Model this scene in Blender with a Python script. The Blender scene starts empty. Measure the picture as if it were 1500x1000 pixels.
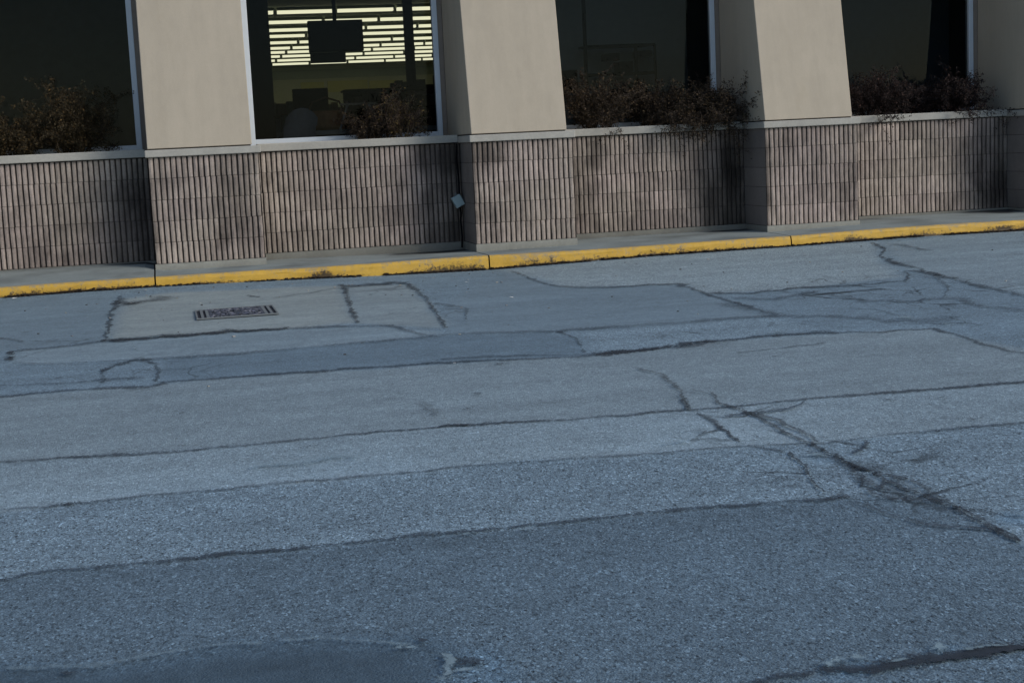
ALLI=[(5.19,-4.68,0.94,1.34,1.05),(2.33,-9.32,0.43,1.15,1.0),(2.4,-9.84,0.29,0.74,0.75),(3.26,-5.99,0.71,0.59,0.7),(-0.11,-5.8,0.58,0.73,0.6),(1.9,-2.96,0.44,1.59,0.5),(-0.76,-3.94,0.52,1.15,0.5),(4.94,-6.18,0.72,0.59,0.9)]
CRACKS=[(0.63,0,[(-0.762,-8.14,0.052),(-0.605,-8.15,0.052),(-0.429,-8.174,0.052),(-0.253,-8.188,0.052),(-0.073,-8.217,0.052),(0.106,-8.232,0.053),(0.286,-8.246,0.053),(0.471,-8.247,0.053),(0.657,-8.242,0.053),(0.754,-8.217,0.054),(0.945,-8.217,0.055),(1.134,-8.231,0.055),(1.233,-8.232,0.056),(1.419,-8.272,0.056),(1.61,-8.303,0.056),(1.804,-8.323,0.056),(2.0,-8.338,0.056),(2.201,-8.35,0.056),(2.377,-8.376,0.056),(2.61,-8.366,0.055),(2.929,-8.367,0.057),(3.244,-8.389,0.058),(3.569,-8.401,0.058),(3.791,-8.408,0.057),(4.133,-8.41,0.058)]),(0.521,0,[(-0.654,-9.019,0.034),(-0.519,-9.035,0.034),(-0.366,-9.05,0.035),(-0.253,-9.048,0.035),(-0.062,-9.04,0.036),(0.173,-9.036,0.036),(0.413,-9.032,0.036),(0.657,-9.043,0.037),(0.986,-9.059,0.037),(1.158,-9.053,0.037),(1.409,-9.083,0.038),(1.665,-9.108,0.038),(1.923,-9.133,0.038),(2.143,-9.145,0.039),(2.35,-9.201,0.04),(2.443,-9.238,0.037),(2.719,-9.204,0.036),(3.006,-9.202,0.038),(3.293,-9.211,0.039),(3.577,-9.232,0.04)]),(0.686,1,[(-0.541,-9.945,0.041),(-0.429,-9.947,0.041),(-0.369,-9.926,0.041),(-0.276,-9.899,0.042),(-0.113,-9.921,0.041),(0.049,-9.943,0.042),(0.213,-9.939,0.042),(0.381,-9.956,0.043),(0.549,-9.959,0.043),(0.758,-9.951,0.043),(0.966,-9.969,0.044),(1.18,-9.974,0.044),(1.401,-9.97,0.044),(1.626,-9.97,0.045),(1.772,-9.987,0.047),(1.915,-10.009,0.047),(2.079,-10.027,0.045),(2.192,-10.018,0.043)]),(1,1,[(1.22,-11.457,0.056),(1.295,-11.453,0.057),(1.408,-11.457,0.058),(1.513,-11.461,0.059),(1.617,-11.468,0.059),(1.724,-11.472,0.06),(1.831,-11.48,0.06),(1.885,-11.482,0.06),(2.017,-11.489,0.061)]),(0.84,0,[(-0.382,-9.057,0.054),(-0.337,-9.045,0.055),(-0.292,-9.039,0.055),(-0.246,-9.044,0.054)]),(0.798,0,[(1.156,-8.225,0.062),(1.236,-8.233,0.062),(1.298,-8.248,0.062)]),(0.624,1,[(2.39,-7.129,0.089),(2.441,-7.407,0.055),(2.371,-7.778,0.032),(2.313,-8.036,0.027),(2.226,-8.35,0.025)]),(0.714,0,[(2.343,-7.952,0.019),(2.274,-8.172,0.019),(2.223,-8.367,0.019)]),(0.42,0,[(2.396,-7.877,0.032),(2.425,-7.997,0.028),(2.434,-8.103,0.024)]),(0.728,1,[(2.383,-9.208,0.045),(2.401,-9.405,0.037),(2.374,-9.69,0.035),(2.396,-9.837,0.043)]),(0.572,1,[(2.385,-9.55,0.025),(2.319,-9.801,0.02),(2.242,-9.939,0.018)]),(0.52,1,[(2.373,-9.881,0.021),(2.278,-9.997,0.016),(2.285,-10.1,0.057),(2.36,-10.114,0.061)]),(0.624,1,[(2.392,-9.721,0.043),(2.438,-9.9,0.031),(2.405,-10.184,0.025),(2.399,-10.358,0.026)]),(0.749,1,[(2.465,-7.978,0.02),(2.398,-8.239,0.025),(2.401,-8.371,0.04),(2.421,-8.576,0.038),(2.422,-8.809,0.029),(2.389,-9.068,0.027),(2.388,-9.238,0.029),(2.379,-9.434,0.026),(2.363,-9.649,0.027),(2.371,-9.803,0.029),(2.371,-9.966,0.029),(2.389,-10.157,0.027),(2.385,-10.37,0.023),(2.371,-10.52,0.021),(2.365,-10.639,0.021),(2.357,-10.721,0.02),(2.338,-10.944,0.019)]),(0.354,1,[(2.377,-9.341,0.07),(2.387,-9.6,0.066),(2.39,-9.8,0.063),(2.397,-9.978,0.061),(2.397,-10.111,0.054),(2.385,-10.261,0.049)]),(0.714,0,[(2.394,-10.246,0.03),(2.386,-10.38,0.028),(2.375,-10.513,0.027),(2.365,-10.639,0.026),(2.355,-10.758,0.025)]),(0.52,1,[(2.372,-9.494,0.047),(2.34,-9.697,0.04),(2.283,-9.915,0.05),(2.316,-9.993,0.097),(2.367,-10.057,0.103)]),(0.672,0,[(2.413,-8.52,0.046),(2.468,-8.752,0.035),(2.453,-9.07,0.024),(2.417,-9.253,0.019)]),(0.78,1,[(2.241,-8.411,0.033),(2.217,-8.638,0.033),(2.204,-8.824,0.03),(2.162,-9.098,0.026)]),(0.504,0,[(2.162,-9.098,0.032),(2.173,-9.187,0.046),(2.257,-9.309,0.051)]),(0.294,0,[(2.057,-8.78,0.04),(2.161,-8.863,0.039)]),(0.252,0,[(2.001,-8.99,0.015),(2.156,-8.8,0.015)]),(0.798,0,[(2.258,-9.323,0.024),(2.225,-9.56,0.018),(2.144,-9.797,0.016),(2.112,-9.972,0.019)]),(0.756,0,[(2.618,-9.254,0.016),(2.534,-9.391,0.021),(2.439,-9.476,0.03)]),(0.714,0,[(2.148,-10.107,0.025),(2.163,-10.236,0.026),(2.184,-10.353,0.029),(2.221,-10.435,0.036),(2.293,-10.503,0.037),(2.369,-10.585,0.036)]),(0.714,0,[(2.256,-9.955,0.028),(2.258,-10.108,0.041),(2.34,-10.174,0.052),(2.404,-10.241,0.05)]),(0.63,0,[(2.748,-8.39,0.03),(2.612,-8.537,0.044),(2.469,-8.584,0.067),(2.298,-8.58,0.071)]),(0.521,0,[(-0.987,-6.302,0.094),(-0.782,-6.338,0.096),(-0.503,-6.337,0.098),(-0.274,-6.322,0.097),(-0.03,-6.403,0.097),(0.029,-6.272,0.092),(0.253,-6.272,0.101),(0.492,-6.306,0.101),(0.73,-6.331,0.102),(0.971,-6.365,0.102),(1.463,-6.39,0.103),(1.947,-6.503,0.103),(2.247,-6.57,0.1),(2.33,-6.512,0.093),(2.594,-6.495,0.103),(2.852,-6.519,0.095),(3.097,-6.403,0.093),(3.459,-6.36,0.11),(3.776,-6.442,0.117),(4.057,-6.584,0.114),(4.336,-6.596,0.112),(4.322,-6.872,0.043),(4.247,-7.237,0.043),(4.238,-7.581,0.055),(4.284,-7.852,0.061)]),(0.884,1,[(2.319,-6.535,0.165),(2.584,-6.489,0.173),(2.866,-6.48,0.169),(3.097,-6.403,0.155)]),(0.728,1,[(3.446,-6.361,0.144),(3.769,-6.437,0.147),(3.793,-6.522,0.095)]),(0.378,0,[(1.515,-6.25,0.107),(1.952,-6.369,0.106),(2.327,-6.51,0.105)]),(0.378,0,[(-0.893,-5.927,0.072),(-0.52,-6.061,0.076),(-0.284,-6.043,0.079),(-0.057,-6.043,0.08)]),(0.462,0,[(-0.889,-4.4,0.112),(-0.527,-4.343,0.109),(-0.276,-4.168,0.116),(0.015,-4.201,0.118),(0.46,-4.212,0.119),(0.865,-4.262,0.119),(1.21,-4.337,0.114),(1.492,-4.526,0.072),(1.609,-5.004,0.044),(1.69,-5.283,0.046)]),(0.832,1,[(-0.306,-4.187,0.197),(-0.131,-4.185,0.197),(0.015,-4.201,0.197),(0.46,-4.212,0.199),(0.866,-4.254,0.2)]),(0.42,0,[(-0.116,-5.203,0.069),(0.003,-5.328,0.094),(0.15,-5.301,0.101),(0.411,-5.365,0.1),(0.68,-5.369,0.1),(1.097,-5.294,0.102),(1.521,-5.271,0.103),(1.819,-5.218,0.109),(2.352,-5.42,0.107),(2.776,-5.474,0.107),(3.204,-5.53,0.103),(3.534,-5.461,0.105),(3.844,-5.525,0.112)]),(0.378,0,[(-0.833,-5.02,0.069),(-0.597,-5.222,0.085),(-0.3,-5.247,0.094),(-0.104,-5.264,0.095)]),(0.572,1,[(-0.296,-5.688,0.05),(-0.265,-5.507,0.072),(-0.192,-5.343,0.155),(-0.064,-5.297,0.16),(0.003,-5.52,0.035),(0.015,-5.924,0.026),(0.004,-6.258,0.026)]),(0.416,1,[(-0.301,-5.544,0.034),(-0.273,-6.151,0.032)]),(0.624,1,[(-0.303,-1.107,0.072),(-0.332,-2.131,0.065),(-0.34,-3.087,0.057),(-0.336,-4.206,0.05)]),(0.572,1,[(-0.31,-1.314,0.064),(-0.232,-1.89,0.256),(-0.072,-1.628,0.23),(0.055,-1.385,0.22)]),(0.42,0,[(-1.099,-3.563,0.14),(-0.976,-3.681,0.091),(-0.878,-3.936,0.058)]),(0.832,1,[(-0.921,-4.843,0.107),(-0.883,-4.738,0.05),(-0.889,-4.4,0.035)]),(0.728,1,[(1.568,-1.292,0.064),(1.543,-1.799,0.055),(1.462,-2.647,0.049),(1.376,-3.637,0.047),(1.336,-4.251,0.046)]),(0.63,0,[(1.577,-1.563,0.3),(2.018,-1.376,0.3),(2.114,-1.638,0.07),(2.034,-2.884,0.041),(1.92,-4.017,0.034),(1.825,-4.912,0.031)]),(0.378,0,[(2.011,-3.318,0.076),(2.165,-3.848,0.034),(2.024,-4.546,0.016)]),(0.294,0,[(0.918,-2.1,0.133),(1.593,-1.573,0.14)]),(0.624,1,[(0.749,-1.701,0.085),(0.816,-1.975,0.083)]),(0.572,1,[(2.415,-5.462,0.05),(2.423,-5.795,0.031),(2.307,-6.468,0.023)]),(0.546,0,[(3.164,-1.012,0.057),(3.146,-1.742,0.053),(3.118,-2.49,0.065),(3.192,-2.792,0.137),(3.386,-3.022,0.194),(3.993,-3.183,0.184),(3.976,-3.514,0.052),(3.924,-4.093,0.05),(3.9,-4.558,0.048),(3.856,-5.042,0.051),(3.869,-5.5,0.055)]),(0.588,0,[(3.974,-3.961,0.137),(4.13,-4.172,0.158),(4.38,-4.144,0.133),(4.667,-4.065,0.152),(4.971,-4.149,0.163),(5.188,-4.187,0.146),(5.464,-4.123,0.061),(5.693,-3.72,0.018),(5.797,-3.455,0.032),(5.914,-3.413,0.109),(5.849,-3.923,0.067)]),(0.676,1,[(6.833,-0.864,0.063),(6.611,-1.556,0.032),(6.252,-2.105,0.035),(6.074,-2.782,0.087),(5.942,-3.583,0.087),(5.791,-4.271,0.082),(5.559,-5.555,0.075)]),(0.42,0,[(6.928,-1.13,0.105),(6.83,-1.947,0.099)]),(0.42,0,[(3.999,-4.398,0.126),(4.167,-4.686,0.14),(4.609,-4.385,0.139),(4.626,-4.62,0.072),(4.63,-5.141,0.104),(4.865,-5.32,0.141),(5.196,-5.325,0.112),(5.084,-5.858,0.067),(5.188,-6.153,0.098)]),(0.468,1,[(5.136,-5.279,0.024),(5.519,-4.657,0.026),(5.839,-3.846,0.041)]),(0.336,0,[(4.364,-5.417,0.105),(4.498,-5.562,0.065),(4.453,-5.96,0.038)]),(0.336,0,[(3.011,-6.903,0.065),(3.315,-6.857,0.065),(3.597,-6.789,0.064)]),(0.291,1,[(3.862,-4.657,0.135),(3.831,-5.162,0.163),(3.894,-5.518,0.258),(4.153,-5.951,0.3),(4.615,-6.354,0.3)]),(0.312,1,[(1.186,-7.584,0.066),(1.204,-7.789,0.055),(1.201,-8.008,0.047)]),(0.588,0,[(2.115,-7.194,0.051),(2.143,-7.181,0.065),(2.163,-7.197,0.061)]),(0.588,0,[(1.761,-6.623,0.06),(1.792,-6.609,0.065),(1.821,-6.604,0.07)]),(0.588,0,[(1.462,-7.509,0.048),(1.488,-7.497,0.058),(1.508,-7.512,0.053)]),(0.588,0,[(1.327,-7.892,0.044),(1.351,-7.882,0.05),(1.366,-7.913,0.032)]),(0.588,0,[(0.58,-8.42,0.042),(0.611,-8.418,0.042),(0.642,-8.421,0.042)]),(0.588,0,[(0.105,-7.323,0.042),(0.12,-7.308,0.058),(0.136,-7.32,0.046)]),(0.588,0,[(3.268,-8.597,0.039),(3.298,-8.591,0.047),(3.318,-8.605,0.05)]),(0.588,0,[(3.118,-7.139,0.041),(3.144,-7.122,0.064),(3.157,-7.135,0.066)]),(0.588,0,[(3.026,-8.54,0.041),(3.06,-8.536,0.044),(3.091,-8.538,0.046)]),(0.588,0,[(3.134,-9.081,0.035),(3.165,-9.078,0.033),(3.201,-9.068,0.03)]),(1,1,[(-0.222,-10.852,0.043),(-0.205,-10.849,0.041),(-0.19,-10.859,0.039),(-0.173,-10.861,0.043)]),(1,1,[(0.673,-11.107,0.054),(0.698,-11.107,0.055),(0.716,-11.119,0.054),(0.74,-11.123,0.055)]),(0.832,1,[(0.598,-10.903,0.043),(0.617,-10.9,0.045),(0.631,-10.911,0.044),(0.649,-10.912,0.045)]),(0.624,1,[(0.547,-10.878,0.018),(0.557,-10.871,0.023),(0.564,-10.879,0.022),(0.573,-10.878,0.022)]),(0.832,1,[(0.674,-11.079,0.019),(0.685,-11.073,0.023),(0.692,-11.081,0.023),(0.702,-11.08,0.022)]),(0.728,1,[(0.822,-11.206,0.012),(0.83,-11.2,0.014),(0.834,-11.206,0.014),(0.841,-11.204,0.013)])]
DUST=[(1,1,[(1.419,-11.416,0.042),(1.476,-11.397,0.049),(1.521,-11.405,0.057),(1.561,-11.424,0.057)]),(1,1,[(1.691,-11.412,0.052),(1.727,-11.407,0.062),(1.751,-11.426,0.063)]),(0.625,1,[(1.74,-11.445,0.019),(1.81,-11.439,0.02),(1.905,-11.451,0.021)]),(0.625,1,[(1.558,-11.446,0.016),(1.64,-11.445,0.016)]),(0.75,1,[(0.636,-11.168,0.105),(0.686,-11.155,0.116),(0.735,-11.182,0.109)]),(0.75,1,[(0.646,-11.029,0.042),(0.669,-11.096,0.026),(0.635,-11.177,0.033),(0.6,-11.218,0.041)]),(0.35000000000000003,1,[(-0.349,-10.771,0.044),(-0.141,-10.815,0.045),(0.016,-10.799,0.046),(0.123,-10.784,0.047),(0.284,-10.809,0.046)]),(0.375,1,[(0.284,-10.809,0.036),(0.445,-10.844,0.035),(0.55,-10.921,0.031),(0.624,-10.97,0.031)]),(0.875,1,[(0.563,-10.947,0.03),(0.62,-10.994,0.03)]),(0.75,1,[(2.283,-9.4,0.079),(2.322,-9.432,0.073),(2.351,-9.484,0.065)]),(0.875,1,[(2.239,-9.83,0.049),(2.275,-9.857,0.049)]),(0.875,1,[(2.428,-9.918,0.045),(2.481,-9.921,0.045)]),(0.75,1,[(2.464,-10.458,0.055),(2.521,-10.457,0.06),(2.578,-10.473,0.063)]),(0.625,1,[(1.733,-10.472,0.034),(1.795,-10.475,0.034)]),(0.75,1,[(2.08,-10.162,0.03),(2.116,-10.159,0.03)]),(0.625,1,[(2.106,-10.447,0.03),(2.145,-10.455,0.03)]),(0.75,1,[(1.05,-10.025,0.038),(1.115,-10.018,0.04),(1.165,-10.031,0.041)]),(0.625,1,[(0.896,-10.001,0.032),(0.957,-10.011,0.032)]),(0.875,1,[(2.235,-8.073,0.062),(2.32,-8.06,0.063)]),(0.5,1,[(1.855,-9.017,0.062),(2.01,-8.966,0.063)]),(0.375,1,[(2.17,-9.765,0.013),(2.194,-9.628,0.014)]),(1,1,[(-0.9,-4.728,0.071),(-0.888,-4.637,0.071)]),(0.375,1,[(-0.378,-3.371,0.017),(-0.283,-4.201,0.051),(0.046,-4.221,0.118)]),(0.5,1,[(-0.147,-4.546,0.014),(-0.121,-4.874,0.013)]),(0.4375,1,[(3.347,-6.296,0.081),(3.602,-6.291,0.082)]),(0.4375,1,[(3.875,-6.258,0.092),(3.986,-6.297,0.092)]),(0.625,1,[(4.43,-6.526,0.044),(4.568,-6.436,0.044)]),(0.5625,1,[(4.368,-6.063,0.132),(4.483,-6.103,0.132)]),(1,1,[(2.404,-10.269,0.021),(2.401,-10.314,0.021)]),(0.4375,1,[(0.332,-8.751,0.124),(0.564,-8.731,0.127),(0.798,-8.736,0.128)])]
PATCHES=[(1.05,0.3,0.55,0.05,[(-1.06,-6.26),(-0.78,-6.34),(-0.5,-6.34),(-0.27,-6.32),(-0.03,-6.4),(0.03,-6.27),(0.25,-6.27),(0.49,-6.31),(0.73,-6.33),(0.97,-6.37),(1.46,-6.39),(1.95,-6.5),(2.25,-6.57),(2.33,-6.51),(2.59,-6.5),(2.85,-6.52),(3.1,-6.4),(3.78,-6.44),(4.33,-6.6),(4.33,-7.78),(4.13,-8.41),(4.13,-8.41),(3.79,-8.41),(3.57,-8.4),(3.24,-8.39),(2.93,-8.37),(2.61,-8.37),(2.38,-8.38),(2.2,-8.35),(2.0,-8.34),(1.8,-8.32),(1.61,-8.3),(1.42,-8.27),(1.23,-8.23),(1.13,-8.23),(0.94,-8.22),(0.75,-8.22),(0.66,-8.24),(0.47,-8.25),(0.29,-8.25),(0.11,-8.23),(-0.07,-8.22),(-0.25,-8.19),(-0.43,-8.17),(-0.61,-8.15),(-0.76,-8.14)]),(1.17,0.25,0.7,0.03,[(-0.76,-8.14),(-0.61,-8.15),(-0.43,-8.17),(-0.25,-8.19),(-0.07,-8.22),(0.11,-8.23),(0.29,-8.25),(0.47,-8.25),(0.66,-8.24),(0.75,-8.22),(0.94,-8.22),(1.13,-8.23),(1.23,-8.23),(1.42,-8.27),(1.61,-8.3),(1.8,-8.32),(2.0,-8.34),(2.2,-8.35),(2.38,-8.38),(2.61,-8.37),(2.93,-8.37),(3.24,-8.39),(3.57,-8.4),(3.79,-8.41),(4.13,-8.41),(3.58,-9.23),(3.29,-9.21),(3.01,-9.2),(2.72,-9.2),(2.44,-9.24),(2.35,-9.2),(2.14,-9.15),(1.92,-9.13),(1.66,-9.11),(1.41,-9.08),(1.16,-9.05),(0.99,-9.06),(0.66,-9.04),(0.41,-9.03),(0.17,-9.04),(-0.06,-9.04),(-0.25,-9.05),(-0.37,-9.05),(-0.52,-9.03),(-0.65,-9.02)]),(1.26,0.2,0.6,0.25,[(-0.53,-8.88),(-0.25,-8.93),(0.26,-8.78),(0.85,-8.71),(0.99,-8.83),(1.0,-9.06),(0.66,-9.03),(0.17,-9.02)]),(1.1,0.25,0.6,0.1,[(2.03,-8.49),(2.33,-8.65),(2.41,-9.15),(2.15,-9.12),(1.67,-9.09)]),(1.03,0.1,1.15,0.03,[(-0.65,-9.02),(-0.52,-9.03),(-0.37,-9.05),(-0.25,-9.05),(-0.06,-9.04),(0.17,-9.04),(0.41,-9.03),(0.66,-9.04),(0.99,-9.06),(1.16,-9.05),(1.41,-9.08),(1.66,-9.11),(1.92,-9.13),(2.14,-9.15),(2.35,-9.2),(2.44,-9.24),(2.72,-9.2),(3.01,-9.2),(3.29,-9.21),(3.58,-9.23),(2.33,-11.07),(2.35,-10.73),(2.39,-10.26),(2.19,-10.02),(2.19,-10.02),(2.08,-10.03),(1.91,-10.01),(1.77,-9.99),(1.63,-9.97),(1.4,-9.97),(1.18,-9.97),(0.97,-9.97),(0.76,-9.95),(0.55,-9.96),(0.38,-9.96),(0.21,-9.94),(0.05,-9.94),(-0.11,-9.92),(-0.28,-9.9),(-0.37,-9.93),(-0.43,-9.95),(-0.54,-9.94)]),(0.74,0,0.95,0.04,[(-0.54,-9.94),(-0.43,-9.95),(-0.37,-9.93),(-0.28,-9.9),(-0.11,-9.92),(0.05,-9.94),(0.21,-9.94),(0.38,-9.96),(0.55,-9.96),(0.76,-9.95),(0.97,-9.97),(1.18,-9.97),(1.4,-9.97),(1.63,-9.97),(1.77,-9.99),(1.91,-10.01),(2.08,-10.03),(2.19,-10.02),(2.39,-10.26),(2.35,-10.73),(2.3,-11.12),(1.71,-11.99),(-0.44,-11.23)]),(1.06,0.6,0.25,0.12,[(-0.28,-1.39),(0.17,-1.13),(1.56,-1.35),(1.35,-4.17),(0.85,-4.26),(0.45,-4.2),(0.01,-4.2),(-0.32,-4.14)]),(1.06,0.4,0.3,0.08,[(1.58,-1.5),(2.12,-1.59),(1.92,-4.02),(1.84,-4.84),(1.34,-4.21)]),(1.17,0.35,1.0,0.1,[(3.12,-0.78),(3.19,-2.79),(3.98,-3.2),(3.97,-3.98),(4.73,-4.08),(5.6,-3.78),(6.15,-2.36),(6.89,-0.74),(4.93,-0.67)]),(1.08,0.25,0.8,0.1,[(6.88,-0.91),(8.72,-0.45),(9.48,-0.51),(5.8,-5.94),(5.69,-5.35),(5.9,-3.33)]),(0.95,0.1,0.4,0.1,[(-1.88,-0.81),(-1.33,-0.74),(-0.37,-1.01),(-0.35,-4.08),(-0.9,-4.29),(-1.38,-4.44)]),(1.13,0.2,0.4,0.08,[(-0.89,-4.36),(-0.53,-4.34),(0.01,-4.2),(1.16,-4.35),(1.5,-4.57),(1.79,-5.12),(1.1,-5.26),(0.41,-5.33),(-0.12,-5.2),(-0.6,-5.16),(-0.83,-4.99)]),(0.87,0,0.5,0.06,[(0.02,-5.35),(1.1,-5.29),(1.81,-5.25),(2.35,-5.42),(2.42,-5.96),(2.3,-6.52),(1.95,-6.49),(0.97,-6.35),(0.03,-6.3)]),(1.12,0.1,1.0,0.08,[(2.57,-5.57),(3.19,-5.56),(3.78,-5.57),(3.82,-6.19),(2.88,-6.45),(2.35,-6.49)]),(0.96,0.1,0.35,0.1,[(2.16,-3.15),(3.13,-1.15),(3.19,-2.79),(3.98,-3.2),(3.89,-4.58),(3.84,-5.43),(3.2,-5.53),(2.35,-5.42),(1.79,-5.2)]),(0.62,-0.5,0.2,0.13,[(-0.5,-10.79),(-0.35,-10.79),(-0.14,-10.84),(0.02,-10.82),(0.12,-10.8),(0.28,-10.83),(0.44,-10.87),(0.6,-10.94),(0.64,-11.04),(0.65,-11.1),(0.59,-11.2),(0.52,-11.42),(-0.46,-11.07)]),(1.3,-0.3,1.2,0.05,[(0.64,-11.04),(0.75,-11.02),(0.77,-11.2),(0.69,-11.3),(0.56,-11.25),(0.61,-11.14)]),(1.35,-0.4,0.6,0.03,[(1.42,-11.41),(1.48,-11.4),(1.56,-11.41),(1.51,-11.46),(1.4,-11.46)]),(1.4,-0.4,0.5,0.025,[(1.7,-11.39),(1.75,-11.38),(1.75,-11.43),(1.71,-11.46),(1.69,-11.44)]),(1.15,0,0.5,0.03,[(2.29,-9.41),(2.36,-9.38),(2.37,-9.53),(2.27,-9.54)]),(1.2,-0.2,0.6,0.04,[(2.48,-10.42),(2.58,-10.44),(2.51,-10.55),(2.45,-10.5)])]
KX=[-9,-1.34,-0.65,-0.02,0.42,0.97,1.34,1.97,2.61,3.03,3.59,4.0,4.61,5.66,6.09,6.82,7.34,8.02,8.63,18]
KZ=[-0.168,-0.166,-0.158,-0.158,-0.163,-0.172,-0.178,-0.192,-0.202,-0.206,-0.196,-0.19,-0.179,-0.176,-0.175,-0.168,-0.163,-0.166,-0.172,-0.172]
SUN_EL,SUN_AZ,SUN_E,SUN_ANG,SKY,EXPO=30,48,1.28,21,0.095,0.44
import bpy, math, random
import numpy as np
from mathutils import Vector, Matrix, noise
rnd = random.Random(7)
C = bpy.context.scene.collection
SC = bpy.context.scene

# ------------------------------------------------------------------ helpers
class MB:
    """collects vertices/faces (+ one colour per vertex) and links them as ONE mesh object"""
    def __init__(s): s.v=[]; s.f=[]; s.c=[]; s.m=[]; s.mi=0
    def vert(s,p,c=(1,0,0)): s.v.append(tuple(p)); s.c.append(c); return len(s.v)-1
    def face(s,*i): s.f.append(tuple(i)); s.m.append(s.mi)
    def box(s,x0,x1,y0,y1,z0,z1,c=(1,0,0),M=None,top=(0,0)):
        P=[(x0,y0,z0),(x1,y0,z0),(x1,y1,z0),(x0,y1,z0),(x0,y0+top[0],z1),(x1,y0+top[0],z1),(x1,y1+top[1],z1),(x0,y1+top[1],z1)]
        if M is not None: P=[M@Vector(p) for p in P]
        b=len(s.v)
        for p in P: s.vert(p,c)
        for q in ((3,2,1,0),(4,5,6,7),(0,1,5,4),(1,2,6,5),(2,3,7,6),(3,0,4,7)): s.face(*[b+k for k in q])
    def tube(s,pts,r,n=6,c=(1,1,1),cap=True):
        rings=[]
        pts=[Vector(p) for p in pts]
        for i,p in enumerate(pts):
            t=(pts[min(i+1,len(pts)-1)]-pts[max(i-1,0)]).normalized()
            a=t.cross(Vector((.3,.9,.2))).normalized(); b=t.cross(a)
            rr=r[i] if isinstance(r,(list,tuple)) else r
            rings.append([s.vert(p+(a*math.cos(6.2832*k/n)+b*math.sin(6.2832*k/n))*rr,c) for k in range(n)])
        for A,B in zip(rings,rings[1:]):
            for k in range(n): s.face(A[k],A[(k+1)%n],B[(k+1)%n],B[k])
        if cap: s.face(*rings[0][::-1]); s.face(*rings[-1])
    def grid(s,P):
        n=len(P); m=len(P[0]); b=len(s.v)
        for r in P:
            for p,c in r: s.vert(p,c)
        for i in range(n-1):
            for j in range(m-1): s.face(b+i*m+j,b+i*m+j+1,b+(i+1)*m+j+1,b+(i+1)*m+j)
    def build(s,name,mat,parent=None,smooth=False,bevel=0):
        me=bpy.data.meshes.new(name); me.from_pydata(s.v,[],s.f)
        a=me.color_attributes.new('Col','FLOAT_COLOR','POINT')
        a.data.foreach_set('color',np.array([(c[0],c[1],c[2],1) for c in s.c],'f').ravel())
        mats=mat if isinstance(mat,(list,tuple)) else [mat]
        for m in mats: me.materials.append(m)
        if len(mats)>1: me.polygons.foreach_set('material_index',s.m)
        if smooth: me.polygons.foreach_set('use_smooth',[True]*len(s.f))
        me.update()
        o=bpy.data.objects.new(name,me); C.objects.link(o)
        if parent is not None: o.parent=parent
        if bevel:
            b=o.modifiers.new('Bevel','BEVEL'); b.width=bevel; b.segments=2; b.limit_method='ANGLE'
        return o
def tag(o,label=None,cat=None,group=None,kind=None):
    if label: o['label']=label
    if cat: o['category']=cat
    if group: o['group']=group
    if kind: o['kind']=kind
    return o
def empty(name,loc=(0,0,0)):
    o=bpy.data.objects.new(name,None); o.location=loc; C.objects.link(o); return o
def interp(x,X,Z): return float(np.interp(x,X,Z))
def nz(x,y,z=0.0): return noise.noise(Vector((x,y,z)))

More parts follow.
